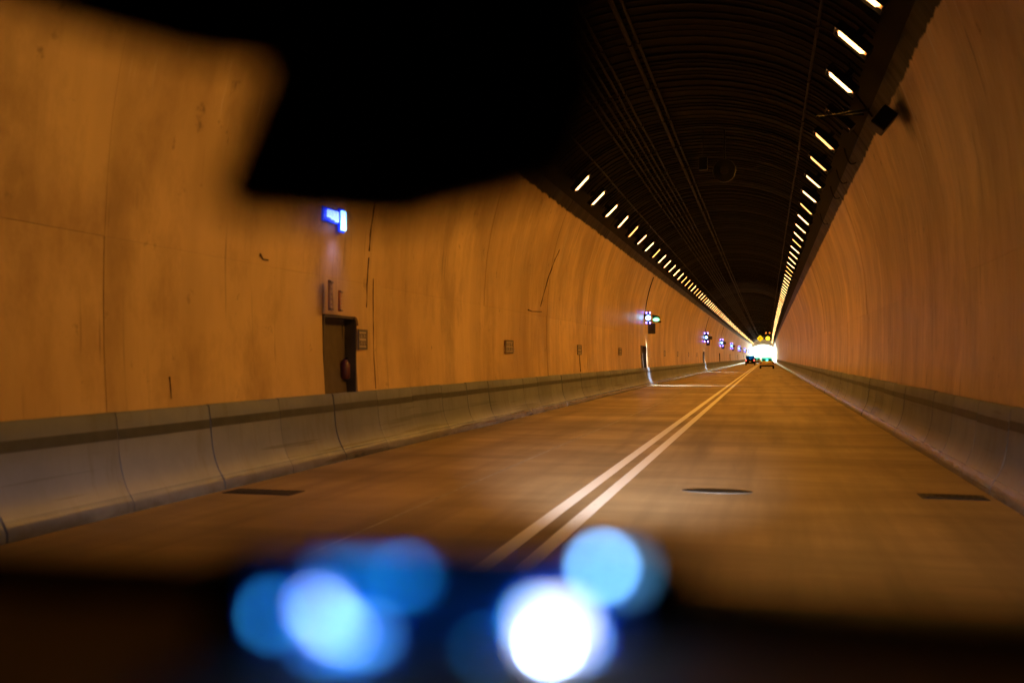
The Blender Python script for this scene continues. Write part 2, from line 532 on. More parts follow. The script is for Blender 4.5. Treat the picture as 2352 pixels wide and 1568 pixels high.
N1 = (12.46, 13.58, 1.99)
fars = [(47.8, 50.1), (96.2, 98.6), (129.0, 131.4), (165, 167.4), (207, 209.4), (254, 256.4), (299, 301.4)]
niches_all = [N1] + [(a, b, 1.98) for a, b in fars]
wallL = make_wall(-1, "cream painted left tunnel wall with black niches, square notices and blue lamps")
wallR = make_wall(1, "cream painted right tunnel wall, bare concrete without niches")

ceil_ = tag(empty("tunnel_ceiling"), "black painted arched tunnel ceiling with ribs between the two lamp rows", "ceiling")
yy = 14.15 - PAN * 7
first = True
while yy < 93:
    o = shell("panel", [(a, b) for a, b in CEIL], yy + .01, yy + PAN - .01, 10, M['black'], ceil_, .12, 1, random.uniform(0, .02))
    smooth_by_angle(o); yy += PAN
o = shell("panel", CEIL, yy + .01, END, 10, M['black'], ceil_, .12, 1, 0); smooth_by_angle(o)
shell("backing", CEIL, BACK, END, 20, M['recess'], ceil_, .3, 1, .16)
# ribs: thin hoops round the arch
b = MB(); rnd = random.Random(5)
Y = 9.0
while Y < END - 2:
    w = rnd.uniform(.03, .09) * (1 if Y < 80 else 2.5); d = rnd.uniform(.012, .035)
    pr = [(a * .997, z - .004) for a, z in CEIL[1:-1]]
    k = len(b.v); o = cx(Y)
    for a, z in pr:
        s = 1 - d / 6
        b.v += [Vector((o + a, Y - w / 2, z)), Vector((o + a * s, Y - w / 2, z - d)), Vector((o + a * s, Y + w / 2, z - d)), Vector((o + a, Y + w / 2, z))]
    for i in range(len(pr) - 1):
        for q in range(3):
            b.f.append((k + 4 * i + q, k + 4 * i + q + 1, k + 4 * i + 4 + q + 1, k + 4 * i + 4 + q)); b.m.append(0)
    Y += rnd.choice((.28, .36, .5)) * (1 if Y < 80 else 4)
o = b.build("rib", M['rib'], ceil_); o["kind"] = "stuff"

# unseen cap added behind the camera to shut out light, portal outside
cap = mesh_obj("added_end_cap", [(CX - 5, BACK + .05, -.02), (CX + 5, BACK + .05, -.02), (CX + 5, BACK + .05, 8), (CX - 5, BACK + .05, 8)], [(0, 1, 2, 3)], M['black'])
cap["kind"] = 'structure'

def zc(w):
    for (a, z0), (b2, z1) in zip(CEIL[:-1], CEIL[1:]):
        if b2 <= w <= a: return z1 + (z0 - z1) * (w - b2) / (a - b2)
    return 7.0
def portal():
    root = tag(empty("tunnel_portal", (cx(END), END, 0)), "pale concrete portal around the blown out daylight at the tunnel mouth", "portal")
    ins = [(w + .02, z) for w, z in PROF[:-1]] + [(w * 1.003, z + .03) for w, z in CEIL[:10]]
    ins = ins + [(-w, z) for w, z in reversed(ins[:-1])]
    out = []
    for w, z in ins:
        a = math.atan2(max(z - 2.0, 0.001), w)
        out.append((12 * math.cos(a) if z > 2 else math.copysign(12, w), 2 + 10 * math.sin(a) if z > 2 else z))
    n = len(ins); vs = []
    for yv in (0.02, 1.2):
        vs += [(w, yv, z) for w, z in ins] + [(w, yv, z) for w, z in out]
    fs = []
    for k in (0, 2 * n):
        for i in range(n - 1): fs.append((k + i, k + i + 1, k + n + i + 1, k + n + i))
    for i in range(n - 1):
        fs.append((i, i + 1, 2 * n + i + 1, 2 * n + i)); fs.append((n + i, n + i + 1, 3 * n + i + 1, 3 * n + i))
    o = mesh_obj("frame", vs, fs, M['portal'], root)
    top = [(w, z + .02) for w, z in CEIL]
    low = [(-3.43 + 6.86 * i / 16, 2.9 + 2.7 * math.sqrt(1 - ((-3.43 + 6.86 * i / 16) / 4.4) ** 2)) for i in range(17)]
    b = MB(); m4 = Matrix(((1, 0, 0, 0), (0, 0, 1, .3), (0, 1, 0, 0), (0, 0, 0, 1)))
    n = 17; tp = []
    for i in range(17):
        w = low[i][0]; tp.append((w, zc(w) + .03))
    for i in range(16):
        b.prism([low[i], low[i + 1], tp[i + 1], tp[i]], .5, m4)
    b.build("lintel_arch", M['portal'], root)
portal()

# barriers ---------------------------------------------------------
BPR = [(3.86, 0.0), (3.862, .07), (3.895, .13), (3.94, .20), (3.975, .28), (4.0, .36), (4.02, .46), (4.035, .60), (4.05, .75), (4.062, .845), (4.082, .87), (4.112, .87)]
BSTR = [(4.0385, .637), (4.0480, .728)]
BPR = [(a, b * ZS) for a, b in BPR]; BSTR = [(a, b * ZS) for a, b in BSTR]
SEG = 1.56
def make_barrier(side, label):
    root = tag(empty("concrete_barrier"), label, "barrier")
    rnd = random.Random(20 + side)
    Y = 7.89 - SEG * 5
    def seg(a, b, dx, dz, name="segment"):
        pr = [(w + (dx if 0 < i < len(BPR) - 1 else 0), z + (dz if z > .8 else 0)) for i, (w, z) in enumerate(BPR)]
        o = shell(name, pr, a, b, 10, M['barrier'], root, .025, side, 0)
        smooth_by_angle(o, 50)
        sd = dz + rnd.uniform(-.008, .008)
        s = shell("stripe", [(w + dx, z + sd) for w, z in BSTR], a + .001, b - .001, 10, M['stripe'], o, -.004, side, -.0005)
        return o
    while Y < 55:
        seg(Y + .010, Y + SEG - .010, rnd.uniform(-.006, .006), rnd.uniform(-.006, .006)); Y += SEG
    seg(Y + .008, END, 0, 0)
    shell("core", [(w + .055, z - .02 if z > .5 else z) for w, z in BPR], BACK, END, 10, M['recess'], root, .01, side, 0, solid=False)
    return root
barL = make_barrier(-1, "long grey concrete barrier with a dark stripe below the left wall")
barR = make_barrier(1, "long grey concrete barrier with a dark stripe below the right wall")

# ------------------------------------------------------------------ lamps on the ceiling
def make_lamp(parts=True):
    """local x across the tunnel, y along it, lamp shines towards -z"""
    L, W, H, t = .60, .34, .13, .012
    def house(b):
        b.box((0, 0, H - t / 2), (L, W, t))
        b.box((-L / 2 + t / 2, 0, H / 2 - t / 2), (t, W, H - t)); b.box((L / 2 - t / 2, 0, H / 2 - t / 2), (t, W, H - t))
        b.box((0, -W / 2 + t / 2, H / 2 - t / 2), (L - 2 * t, t, H - t)); b.box((0, W / 2 - t / 2, H / 2 - t / 2), (L - 2 * t, t, H - t))
    def refl(b):
        for s in (-1, 1):
            b.box((0, s * .085, .062), (L - .06, .10, .006), Matrix.Rotation(s * R(38), 3, 'X'))
    def plate(b):
        b.box((0, 0, .052), (.52, .25, .006))
    def tube(b):
        b.tube([(-.235, 0, .046), (-.20, 0, .046), (.20, 0, .046), (.235, 0, .046)], [.03, .056, .056, .03], 8)
    def arm(b):
        b.box((0, 0, H + .07), (.10, .05, .14)); b.box((0, 0, H + .15), (.34, .05, .02))
    if parts:
        e = bpy.data.objects.new("tunnel_lamp", None); COL.objects.link(e)
        b = MB(); house(b); b.build("housing", M['dark'], e)
        b = MB(); refl(b); b.build("reflector", M['reflector'], e)
        b = MB(); plate(b); b.build("lamp_cover", M['glowplate'], e)
        b = MB(); tube(b); b.build("lamp_tube", M['lamp'], e, smooth=True)
        b = MB(); b.box((0, 0, H + .075), (.10, .05, .15)); b.build("bracket", M['steel'], e)
        return e
    b = MB(); house(b); arm(b); b.mi = 1; refl(b); b.mi = 2; tube(b); b.mi = 3; plate(b)
    return b.build("tunnel_lamp", None, None, mats=[M['dark'], M['reflector'], M['lamp'], M['glowplate']])

M['lamp1'] = emis("warm_lamp_tube_dimmer", (1.0, 0.42, 0.10), 4.5 / EXP)
M['lamp2'] = emis("warm_lamp_tube_whiter", (1.0, 0.56, 0.20), 8.0 / EXP)
_var = {}
def lamp_variant(me, k):
    if k == 0 or me.name.startswith("v_"): return me
    key = (me.name, k)
    if key not in _var:
        d = me.copy()
        for i, m in enumerate(d.materials):
            if m == M['lamp']: d.materials[i] = M['lamp%d' % k]
        _var[key] = d
    return _var[key]

LIGHTS = {}
for _s, _p in ((1, P_RIGHT), (-1, P_LEFT)):
    _d = bpy.data.lights.new("lamp_light", 'AREA'); _d.shape = 'RECTANGLE'; _d.size = .42; _d.size_y = .06
    _d.energy = _p; _d.color = SODIUM; _d.spread = R(150)
    LIGHTS[_s] = _d

LW, LZ = 2.83, 5.81
right_Y = [5.0, 7.5, 9.9, 12.78, 14.7, 16.8, 21.3, 23.7, 26.1, 28.5, 30.8, 33.2, 35.5, 37.8, 40.0]
left_Y = [24.93, 27.4, 29.85, 32.35, 34.95, 37.4, 39.9, 42.45]
while right_Y[-1] < 322: right_Y.append(right_Y[-1] + 2.37)
while left_Y[-1] < 322: left_Y.append(left_Y[-1] + 2.47)
proto_near, proto_far = make_lamp(True), make_lamp(False)
used = [False, False]
def place_lamp(Y, side, idx, total):
    near = Y < 110
    p = proto_near if near else proto_far
    k = 0 if near else 1
    o = p if not used[k] else copy_tree(p)
    used[k] = True
    o.location = (cx(Y) + side * LW, Y, LZ)
    ang = R(45 + random.uniform(-2.5, 2.5))
    o.rotation_euler = (random.uniform(-.02, .02), ang * side, 0)
    nm = "right" if side > 0 else "left"
    lo = bpy.data.objects.new("lamp_light", LIGHTS[side]); COL.objects.link(lo); lo.parent = o; lo.location = (0, 0, -.020)
    if near:
        ords = "first second third fourth fifth sixth seventh eighth ninth tenth eleventh twelfth thirteenth fourteenth fifteenth sixteenth seventeenth eighteenth nineteenth twentieth".split()
        if side > 0:
            k2 = idx - 6
            if idx < 3: lab = "lit strip lamp of the right row out of view overhead"
            elif idx == 3: lab = "lit strip lamp of the right row cut by the top edge of the photo"
            elif idx == 4: lab = "largest wholly visible lit strip lamp, topmost of the right row"
            elif idx == 5: lab = "lit strip lamp of the right row just above the unlit one"
            elif k2 < len(ords): lab = "%s lit strip lamp below the unlit one in the right row" % ords[k2]
            else: lab = "small lit strip lamp where the right row begins to merge into a band"
        else:
            k2 = idx
            if k2 < len(ords): lab = "%s lit strip lamp of the left row counting from the mirror" % ords[k2]
            else: lab = "small lit strip lamp where the left row begins to merge into a band"
    else:
        lab = "tiny far lamp merging into the glowing %s row of strip lamps near the tunnel mouth" % nm
    for q in [o] + list(o.children):
        if q.type == 'MESH' and len(q.data.materials) and M['lamp'].name in [m.name for m in q.data.materials]:
            q.data = lamp_variant(q.data, random.choice((0, 0, 1, 2, 2)))
    tag(o, lab, "lamp", "warm strip lamps in the %s row under the ceiling" % nm)
for i, Y in enumerate(right_Y): place_lamp(Y, 1, i, len(right_Y))
for i, Y in enumerate(left_Y): place_lamp(Y, -1, i, len(left_Y))
# the dead lamp in the right row
dead = empty("tunnel_lamp", (cx(18) + LW + .12, 19.0, LZ - .1), (0, R(45), 0))
for ch in proto_near.children:
    c = ch.copy(); COL.objects.link(c); c.parent = dead
    if c.name.startswith("lamp_tube"):
        c.data = c.data.copy(); c.data.materials[0] = M['steel']
tag(dead, "unlit dark strip lamp, the only dead one of the right row", "lamp")

# ------------------------------------------------------------------ conduits on the ceiling
def conduit(w, r, label, y0=8, y1=326, dz=.08):
    b = MB(); rnd = random.Random(int(w * 100))
    pts = [(cx(Y) + w + rnd.uniform(-.012, .012), Y, zc(w) - dz + rnd.uniform(-.01, .01)) for Y in yrange(y0, y1, 3)]
    b.tube(pts, r, 8)
    root = tag(b.build("conduit", M['pipe'], smooth=True), label, "conduit", "pipes and cables running under the black ceiling")
    cl = MB()
    Y = y0 + 1
    n = 0
    proto = None
    while Y < min(y1, 70):
        k = MB(); k.box((0, 0, 0), (r * 2 + .03, .04, r * 2 + .05))
        if proto is None:
            proto = k.build("clamp", M['steel'], root)
            c = proto
        else:
            c = proto.copy(); COL.objects.link(c); c.parent = root
        c.location = (cx(Y) + w, Y, zc(w) - dz + .01)
        Y += 3.0
    return root
names = ["outermost of the bundled ceiling pipes, nearest the left lamp row", "second ceiling pipe of the bundle from the left lamp row",
         "third ceiling pipe of the bundle from the left lamp row", "fourth ceiling pipe of the bundle from the left lamp row",
         "fifth ceiling pipe of the bundle from the left lamp row", "innermost of the bundled ceiling pipes, nearest the crown"]
for k in range(6):
    conduit(-1.95 + .145 * k, .026, names[k])
conduit(-.72, .045, "thick lone ceiling pipe left of the crown, with pale clamps")
conduit(-.56, .028, "thin ceiling pipe running beside the thick lone one")
conduit(2.42, .022, "cable conduit along the inner side of the right lamp row", dz=.42, y1=320)
conduit(-2.42, .022, "cable conduit along the inner side of the left lamp row", dz=.42, y1=320)

# round fixture and its box near the crown
def round_fixture():
    Y = 24.3; x = -.95; z = 5.85
    e = tag(empty("ceiling_speaker", (x, Y, z)), "round dark ceiling loudspeaker with a small pale centre near the crown", "loudspeaker")
    b = MB(); b.tube([(0, -.16, 0), (0, -.13, 0), (0, .12, 0), (0, .2, 0)], [.26, .275, .25, .12], 28); b.build("shell", M['dark'], e, smooth=False)
    b = MB(); b.tube([(0, -.19, 0), (0, -.165, 0)], [.10, .10], 20); b.build("cone", M['pipe'], e)
    b = MB(); b.tube([(0, 0, .25), (0, 0, 1.0)], .025, 8); b.build("hanger", M['dark'], e)
    q = tag(box("junction_box", (-1.45, Y, 6.05), (.2, .18, .3), M['dark'], None, .01), "small black box hanging left of the round ceiling loudspeaker", "junction box")
    h = MB(); h.tube([(0, 0, .15), (0, 0, .85)], .015, 6)
    hh = h.build("hanger", M['dark'], q); hh.location = (-1.45, Y, 6.05)
round_fixture()

# black box and arms beside the dead lamp
def bracket_unit():
    e = tag(empty("camera_bracket", (1.62, 16.6, 5.25)), "black box on two arms hanging beside the unlit lamp over the right wall", "bracket")
    Mx = Matrix.Rotation(R(40), 3, 'Y')
    box("housing", (.18, 0, -.12), (.26, .42, .34), M['dark'], e, .02, Mx)
    b = MB(); b.tube([(-.1, .1, .02), (-.80, .45, .10)], .018, 8); b.build("arm", M['cloth'], e)
    b = MB(); b.tube([(-.05, -.2, .02), (-.75, .15, .02)], .018, 8); b.build("arm", M['cloth'], e)
    b = MB(); b.tube([(.05, .25, .0), (-.25, .25, .45), (-.3, .25, .9)], .018, 8); b.build("hanger", M['dark'], e)
bracket_unit()
def hook(Y, k):
    b = MB(); pts = []
    for i in range(9):
        t = i / 8 * math.pi
        pts.append((cx(Y) + 3.2 + .22 * i / 8, Y + .12 * math.sin(t), 5.58 - .30 * i / 8 - .12 * math.sin(t)))
    b.tube(pts, .014, 6)
    tag(b.build("cable_loop", M['dark']), "black drooping cable loop below the right lamp row, %s from the dead lamp" % k, "cable", "cable loops hanging beside the right lamps")
for Y, k in ((20.9, "first"), (23.2, "second"), (25.4, "third"), (30.2, "fourth and lowest")): hook(Y, k)

# ------------------------------------------------------------------ niches
def niche_shell(root, y0, y1, h, depth=.42):
    x0 = cx(y0) - 4.10
    cxm = (y0 + y1) / 2
    W = y1 - y0
    X = x0 - .10
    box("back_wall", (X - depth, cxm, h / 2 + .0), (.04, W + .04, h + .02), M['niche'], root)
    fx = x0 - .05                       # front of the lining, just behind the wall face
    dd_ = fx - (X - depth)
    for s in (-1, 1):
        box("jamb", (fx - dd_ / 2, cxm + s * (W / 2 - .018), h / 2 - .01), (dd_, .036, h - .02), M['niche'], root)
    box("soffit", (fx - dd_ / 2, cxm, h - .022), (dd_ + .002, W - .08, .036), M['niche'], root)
    return X

def near_niche():
    y0, y1, h = N1
    root = tag(empty("emergency_niche", (0, 0, 0)), "nearest and largest niche in the left wall, with standpipes and a red extinguisher", "niche", "dark emergency niches in the left wall")
    X = niche_shell(root, y0, y1, h)
    # rounded far upper corner
    b = MB(); pts = [(0, 0)]
    for i in range(7):
        t = math.pi / 2 * i / 6
        pts.append((-.13 + .13 * math.cos(t), -.13 + .13 * math.sin(t)))
    pts = [(0.0, 0.0)] + [(-.13 + .13 * math.sin(t), -.13 + .13 * math.cos(t)) for t in [math.pi / 2 * i / 6 for i in range(7)]]
    Mx = Matrix(((0, 0, -1, X + .08), (1, 0, 0, y1), (0, 1, 0, h), (0, 0, 0, 1)))
    b.prism(pts, .1, Mx); b.build("corner_fillet", M['wall'], root)
    return root, X
nn, NX = near_niche()

def pipe_in_niche(y, z0, z1, r, mat, label, name, cat):
    b = MB(); b.tube([(NX - .16, y, z0), (NX - .16, y, z1)], r, 10)
    o = b.build(name, mat, smooth=False)
    return tag(o, label, cat)
p1 = pipe_in_niche(13.25, .80, 1.66, .035, M['dark'], "shorter dark standpipe inside the nearest niche", "standpipe", "pipe")
b = MB(); b.tube([(NX - .16, 13.25, .96), (NX - .16, 13.25, 1.10)], .043, 10); b.build("collar", M['greenpipe'], p1)
p2 = pipe_in_niche(13.46, .80, 1.86, .042, M['dark'], "taller dark standpipe inside the nearest niche", "standpipe", "pipe")
b = MB(); b.tube([(NX - .16, 13.46, .94), (NX - .16, 13.46, 1.08)], .05, 10); b.build("collar", M['greenpipe'], p2)
b = MB(); b.tube([(NX - .06, 13.42, 1.08), (NX - .06, 13.42, 1.10), (NX - .06, 13.42, 1.30), (NX - .06, 13.42, 1.35), (NX - .06, 13.42, 1.38)], [.05, .075, .075, .035, .02], 14)
ext = tag(b.build("fire_extinguisher", M['red'], smooth=True), "dark red fire extinguisher in the nearest niche", "fire extinguisher")
b = MB(); b.tube([(NX - .06, 13.42, 1.37), (NX - .01, 13.40, 1.39)], .014, 6); b.build("handle", M['dark'], ext)
kp = tag(box("call_box", (NX - .32, 13.12, 1.15), (.12, .20, .42), M['redsign'], None, .01), "small rusty red call box at the back of the nearest niche", "call box")
for s in range(3):
    box("button", (NX - .255, 13.06 + .06 * s, 1.24), (.012, .03, .03), M['signwhite'], kp)

def far_niche(a, b_, lab):
    root = tag(empty("emergency_niche", (0, 0, 0)), lab, "niche", "dark emergency niches in the left wall")
    X = niche_shell(root, a, b_, 1.98)
    mid = (a + b_) / 2
    box("door", (X - .40, mid, .95), (.05, (b_ - a) * .8, 1.8), M['signdark'], root, .005)
    box("door_frame", (X - .43, mid, .98), (.04, (b_ - a) * .9, 1.9), M['niche'], root)
labs = ["second niche of the left wall, under the lamp with the green lens", "third niche of the left wall, under the second lamp with a number board",
        "fourth niche of the left wall towards the mouth", "fifth niche of the left wall towards the mouth"]
for k, (a, b2) in enumerate(fars):
    far_niche(a, b2, labs[k] if k < 4 else "tiny far niche in the left wall near the tunnel mouth")

# signs above the near niche: tall narrow blade boards
def blade(y, z0, z1, w, mat, label):
    x = cx(y) - 4.05
    e = tag(empty("blade_sign", (x, y, z0)), label, "sign")
    h = z1 - z0
    Mx = Matrix.Rotation(R(14), 3, 'Z')
    box("board", (0, 0, h / 2), (.03, w, h), mat, e, .004, Mx)
    rnd = random.Random(int(y * 100))
    for k in range(5):
        box("mark", (.019, 0, .12 * h + .17 * h * k), (.006, w * .36, h * .10), M['signwhite'], e, 0, Mx)
    for zz in (.05, .94):
        box("clip", (.02, 0, h * zz), (.02, w * 1.05, .02), M['signdark'], e, 0, Mx)
blade(12.45, 2.03, 2.44, .19, M['purplesign'], "taller narrow purple sign standing above the nearest niche")
blade(12.77, 2.03, 2.32, .15, M['redsign'], "shorter narrow reddish sign standing above the nearest niche")

# small square notices along the left wall
def notice(Y, w, h, z, label, seed, detail=True):
    x = cx(Y) - 4.155 + .018
    e = tag(empty("notice_sign", (x, Y, z)), label, "sign", "small dark framed notices along the left wall")
    box("board", (0, 0, 0), (.012, w, h), M['signwhite'], e)
    f = MB(); t = .035
    f.box((.009, 0, h / 2 - t / 2), (.006, w, t)); f.box((.009, 0, -h / 2 + t / 2), (.006, w, t))
    f.box((.009, -w / 2 + t / 2, 0), (.006, t, h - 2 * t)); f.box((.009, w / 2 - t / 2, 0), (.006, t, h - 2 * t))
    f.build("border", M['signdark'], e)
    if detail:
        rnd = random.Random(seed); p = MB()
        iw, ih = w - .10, h - .09
        for r_ in range(2):
            zz = ih / 4 * (1 if r_ == 0 else -1)
            k = 4
            for q in range(k):
                yc = -iw / 2 + iw * (q + .5) / k
                p.box((.0085, yc, zz), (.005, iw / k * .34, ih * .36))
                if rnd.random() < .8: p.box((.0085, yc + iw / k * .26, zz + ih * .13), (.0045, iw / k * .3, ih * .08))
                if rnd.random() < .8: p.box((.0085, yc + iw / k * .26, zz - ih * .13), (.0045, iw / k * .3, ih * .08))
        p.build("print", M['signdark'], e)
notice(13.77, .34, .30, 1.66, "square framed notice touching the right edge of the nearest niche", 1)
notice(22.5, .70, .31, 1.645, "framed notice alone in the middle of the left wall, second from the mirror side", 2)
notice(31.5, .72, .32, 1.64, "framed notice over a dark vertical crack, third along the left wall", 3)
notice(40.7, .78, .31, 1.64, "framed notice last before the second niche", 4)
for k, Y in enumerate((59.2, 68.2, 77.9, 87.4)):
    notice(Y, .8, .34, 1.64, ["first small notice beyond the second niche", "second small notice beyond the second niche", "third small notice beyond the second niche", "fourth small notice beyond the second niche"][k], 5 + k, False)

# dark cracks with depth along the wall joint lines
def crack(pts, r, label):
    b = MB(); rnd = random.Random(len(pts) * 7 + int(pts[0][0] * 10))
    P = []
    for (Y, z) in pts:
        w = 4.16
        for (a, z0), (c, z1) in zip(PROF[:-1], PROF[1:]):
            if z0 <= z <= z1: w = a + (c - a) * (z - z0) / (z1 - z0)
        P.append((cx(Y) - w + .004, Y, z))
    b.tube(P, [r * rnd.uniform(.4, 1.3) for _ in P], 6)
    return tag(b.build("wall_crack", M['crack']), label, "crack")
def wob(y, z0, z1, n, s, seed, dy=0):
    rnd = random.Random(seed); return [(y + dy * i / (n - 1) + rnd.uniform(-s, s), z0 + (z1 - z0) * i / (n - 1)) for i in range(n)]
crack(wob(13.98, 2.15, 2.9, 8, .010, 1, .02), .009, "lower piece of the dark vertical crack right of the nearest niche")
crack(wob(14.0, 3.0, 4.6, 14, .012, 2, .10), .011, "upper piece of the dark vertical crack right of the nearest niche")
crack(wob(14.26, .92, 2.6, 12, .008, 4, -.03), .006, "thin crack running down to the barrier right of the nearest niche")
crack(wob(25.85, 2.75, 4.4, 12, .02, 3, 1.4), .012, "dark slanting crack above the middle notice")
crack([(24.45, 2.60), (24.9, 2.58), (25.4, 2.60), (26.0, 2.62)], .014, "short level crack below the slanting one")
crack(wob(31.6, .94, 1.48, 6, .01, 5), .016, "dark crack below the third notice")
crack([(10.7, 2.62), (10.78, 2.57), (10.9, 2.57)], .012, "small hooked crack halfway between the mirror and the barrier")
crack(wob(8.85, .98, 1.2, 5, .006, 6), .008, "short dark drip just above the barrier far left")

# ------------------------------------------------------------------ blue lamps with signals over the niches
E = EXP
M['beacon'] = emis("blue_white_beacon", (0.20, 0.50, 1.0), 14 / E)
M['beaconnear'] = emis("near_blue_led", (0.14, 0.24, 1.0), 12 / E)
M['bluehalo'] = emis("blue_halo_glow", (0.015, 0.06, 1.0), .9 / E)  # plates glow to imitate the blue halo round the near lamp
M['violet'] = emis("violet_flare_dot", (0.22, 0.14, 1.0), 16 / E)  # lens flare dots built as small glowing violet blocks
M['greenlens'] = emis("green_signal_lens", (0.20, 1.0, 0.36), 4 / E)
M['boardframe'] = simple("dark_green_board", (0.035, 0.05, 0.04), .5)

def spot(name, loc, target, energy, size, col, parent=None, sx=1.0, blend=.4, rad=.03, squash=(0, 1, 0)):
    d = bpy.data.lights.new(name, 'SPOT'); d.energy = energy; d.spot_size = R(size); d.spot_blend = blend
    d.color = col; d.shadow_soft_size = rad
    o = bpy.data.objects.new(name, d); COL.objects.link(o)
    o.location = loc
    v = Vector(target) - Vector(loc)
    # local -Z towards the target, local X along the tunnel
    zax = -v.normalized(); xax = Vector(squash); xax = (xax - zax * xax.dot(zax)).normalized(); yax = zax.cross(xax)
    m3 = Matrix((xax, yax, zax)).transposed()
    o.matrix_world = Matrix.Translation(loc) @ m3.to_4x4() @ Matrix.Diagonal((sx, 1, 1, 1))
    if parent is not None: o.parent = parent
    return o

def beacon_unit(Y, label, big=True, dx=.085, dz=.24, ds=.06):
    x = cx(Y) - 4.15 + .02
    e = tag(empty("niche_lamp", (x, Y, 3.33)), label, "lamp", "blue lamps over the niches of the left wall")
    box("arm", (.16, 0, .12), (.34, .05, .05), M['dark'], e)
    box("beacon_body", (.24, 0, 0), (.20, .14, .24), M['dark'], e, .01)
    b = MB()
    b.tube([(.24, -.10, 0), (.24, -.13, 0)], [.125, .09], 16); b.build("blue_lens", M['beacon'], e)
    dot0 = None
    for sx_ in (-dx, dx):
        for sz in (-dz, dz):
            k = MB(); k.box((.24 + sx_, -.085, sz), (ds, .04, ds * 1.4)); k.build("violet_flare_dot", M['violet'], e, bevel=.01)
    k = MB(); k.box((.24, -.05, 0), (dx * 2 + .08, .03, dz * 2 + .12)); k.build("flare_dot_plate", M['dark'], e)
    box("signal_hood", (.62, -.10, .05), (.36, .34, .06), M['dark'], e, .01, Matrix.Rotation(R(-12), 3, 'X') @ Matrix.Rotation(R(12), 3, 'Y'))
    box("signal_body", (.60, .06, -.08), (.30, .16, .26), M['dark'], e, .02)
    b = MB(); b.prism([(.155 * math.cos(t), .085 * math.sin(t)) for t in [2 * math.pi * i / 24 for i in range(24)]], .03,
                      Matrix(((1, 0, 0, .62), (0, 0, 1, -.06), (0, 1, 0, -.09), (0, 0, 0, 1))))
    if big: b.build("green_lens", M['greenlens'], e)
    else: b.build("lens", M['boardframe'], e)
    f = MB()
    f.box((.24, -.02, -.52), (.04, .04, .5)); f.box((.56, -.02, -.52), (.04, .04, .5)); f.box((.40, -.02, -.28), (.30, .04, .04)); f.box((.40, -.02, -.76), (.30, .04, .04))
    f.build("board_frame", M['boardframe'], e)
    box("board", (.40, 0.0, -.52), (.30, .02, .46), M['niche'], e)
    return e

u2 = beacon_unit(48.7, "blue lamp with green lens and hood over the second niche")
u3 = beacon_unit(97.0, "blue lamp with dark hood over the third niche", False, .15, .40, .10)
rest = ["over the fourth niche", "over the fifth niche"]
others = [130.2, 166.2, 208.2, 255.2, 300.2]
for k, Y in enumerate(others):
    c = copy_tree(u3); c.location = (cx(Y) - 4.13, Y, 3.30)
    c["label"] = ("blue lamp " + rest[k]) if k < 2 else "tiny far blue lamp near the tunnel mouth"
    if k < 2: c["label"] = ["small blue lamp with violet flare dots over the fourth niche", "small blue lamp with a hood over the fifth niche"][k]
    for ch in c.children:
        pass

# the nearest one: an LED bar along the wall ending in a block
def near_bar():
    Y = 12.55; x = cx(Y) - 4.08
    e = tag(empty("niche_lamp", (x, Y, 3.33)), "nearest blue lamp, a blazing bar and block above the largest niche", "lamp", "blue lamps over the niches of the left wall")
    box("halo_plate", (-.02, .07, 0), (.03, .66, .20), M['bluehalo'], e, .02)
    for k in range(3):
        box("led_module", (.02, -.12 + .125 * k, .01 - .006 * k), (.03, .105, .11 + .02 * k), M['beaconnear'], e, .012)
    box("led_block", (.03, .32, -.03), (.05, .12, .27), M['beacon'], e, .012)
    box("halo_rim", (.0, .32, -.03), (.04, .19, .34), M['bluehalo'], e, .02)
near_bar()

# light thrown down by the white lamps under the blue ones
def down_light(parent, Y, energy):
    d = spot("down_lamp", (cx(Y) - 4.10 + .62, Y + 1.5, 3.1), (cx(Y) - 4.10 + 1.0, Y + 1.5, 0), energy, 105, (.78, .88, 1.0), None, .20, 1.0, .2)
    d.parent = parent; d.matrix_parent_inverse = parent.matrix_world.inverted()
    return d
bpy.context.view_layer.update()
for e_, Y, en in ((u2, 48.7, 3600 / E), (u3, 97.0, 4500 / E)):
    box("down_lamp_body", (.62, 1.5, -.14), (.16, .14, .08), M['dark'], e_, .01)
    box("down_lamp_arm", (.31, 1.5, -.10), (.64, .03, .03), M['dark'], e_)
    down_light(e_, Y, en)
spot_b = spot("glow_lamp", (cx(13.4) - 3.9, 12.75, 3.1), (cx(13.4) - 4.3, 12.75, 1.5), 7 / E, 130, (.25, .3, 1.0), None, .7, 1.0)

# feeder cables from the ceiling down the wall to the lamps
def feeder(Y, label):
    b = MB(); P = []
    for i in range(12):
        z = 5.3 - (5.3 - 3.3) * i / 11
        for (a, z0), (c, z1) in zip(PROF[:-1], PROF[1:]):
            if z0 <= z <= z1: w = a + (c - a) * (z - z0) / (z1 - z0)
        P.append((cx(Y) - w + .03, Y + .3 * (i / 11) ** 2 - .1, z))
    b.tube(P, .022, 6)
    tag(b.build("feeder_cable", M['dark'], smooth=True), label, "cable", "cables dropping from the ceiling to the blue lamps")
feeder(48.6, "black cable curving down the wall to the lamp with the green lens")
feeder(97.2, "thin cable dropping down the wall to the lamp over the third niche")
feeder(130.4, "faint cable dropping to the lamp over the fourth niche")

# ------------------------------------------------------------------ hanging signs near the mouth
def px_at(px, py, Y):
    """world point at distance Y seen at that place of the photo"""
    return Vector(((px - 1760) * Y / 2436, Y, EYE.z - (py - 821) * Y / 2360))

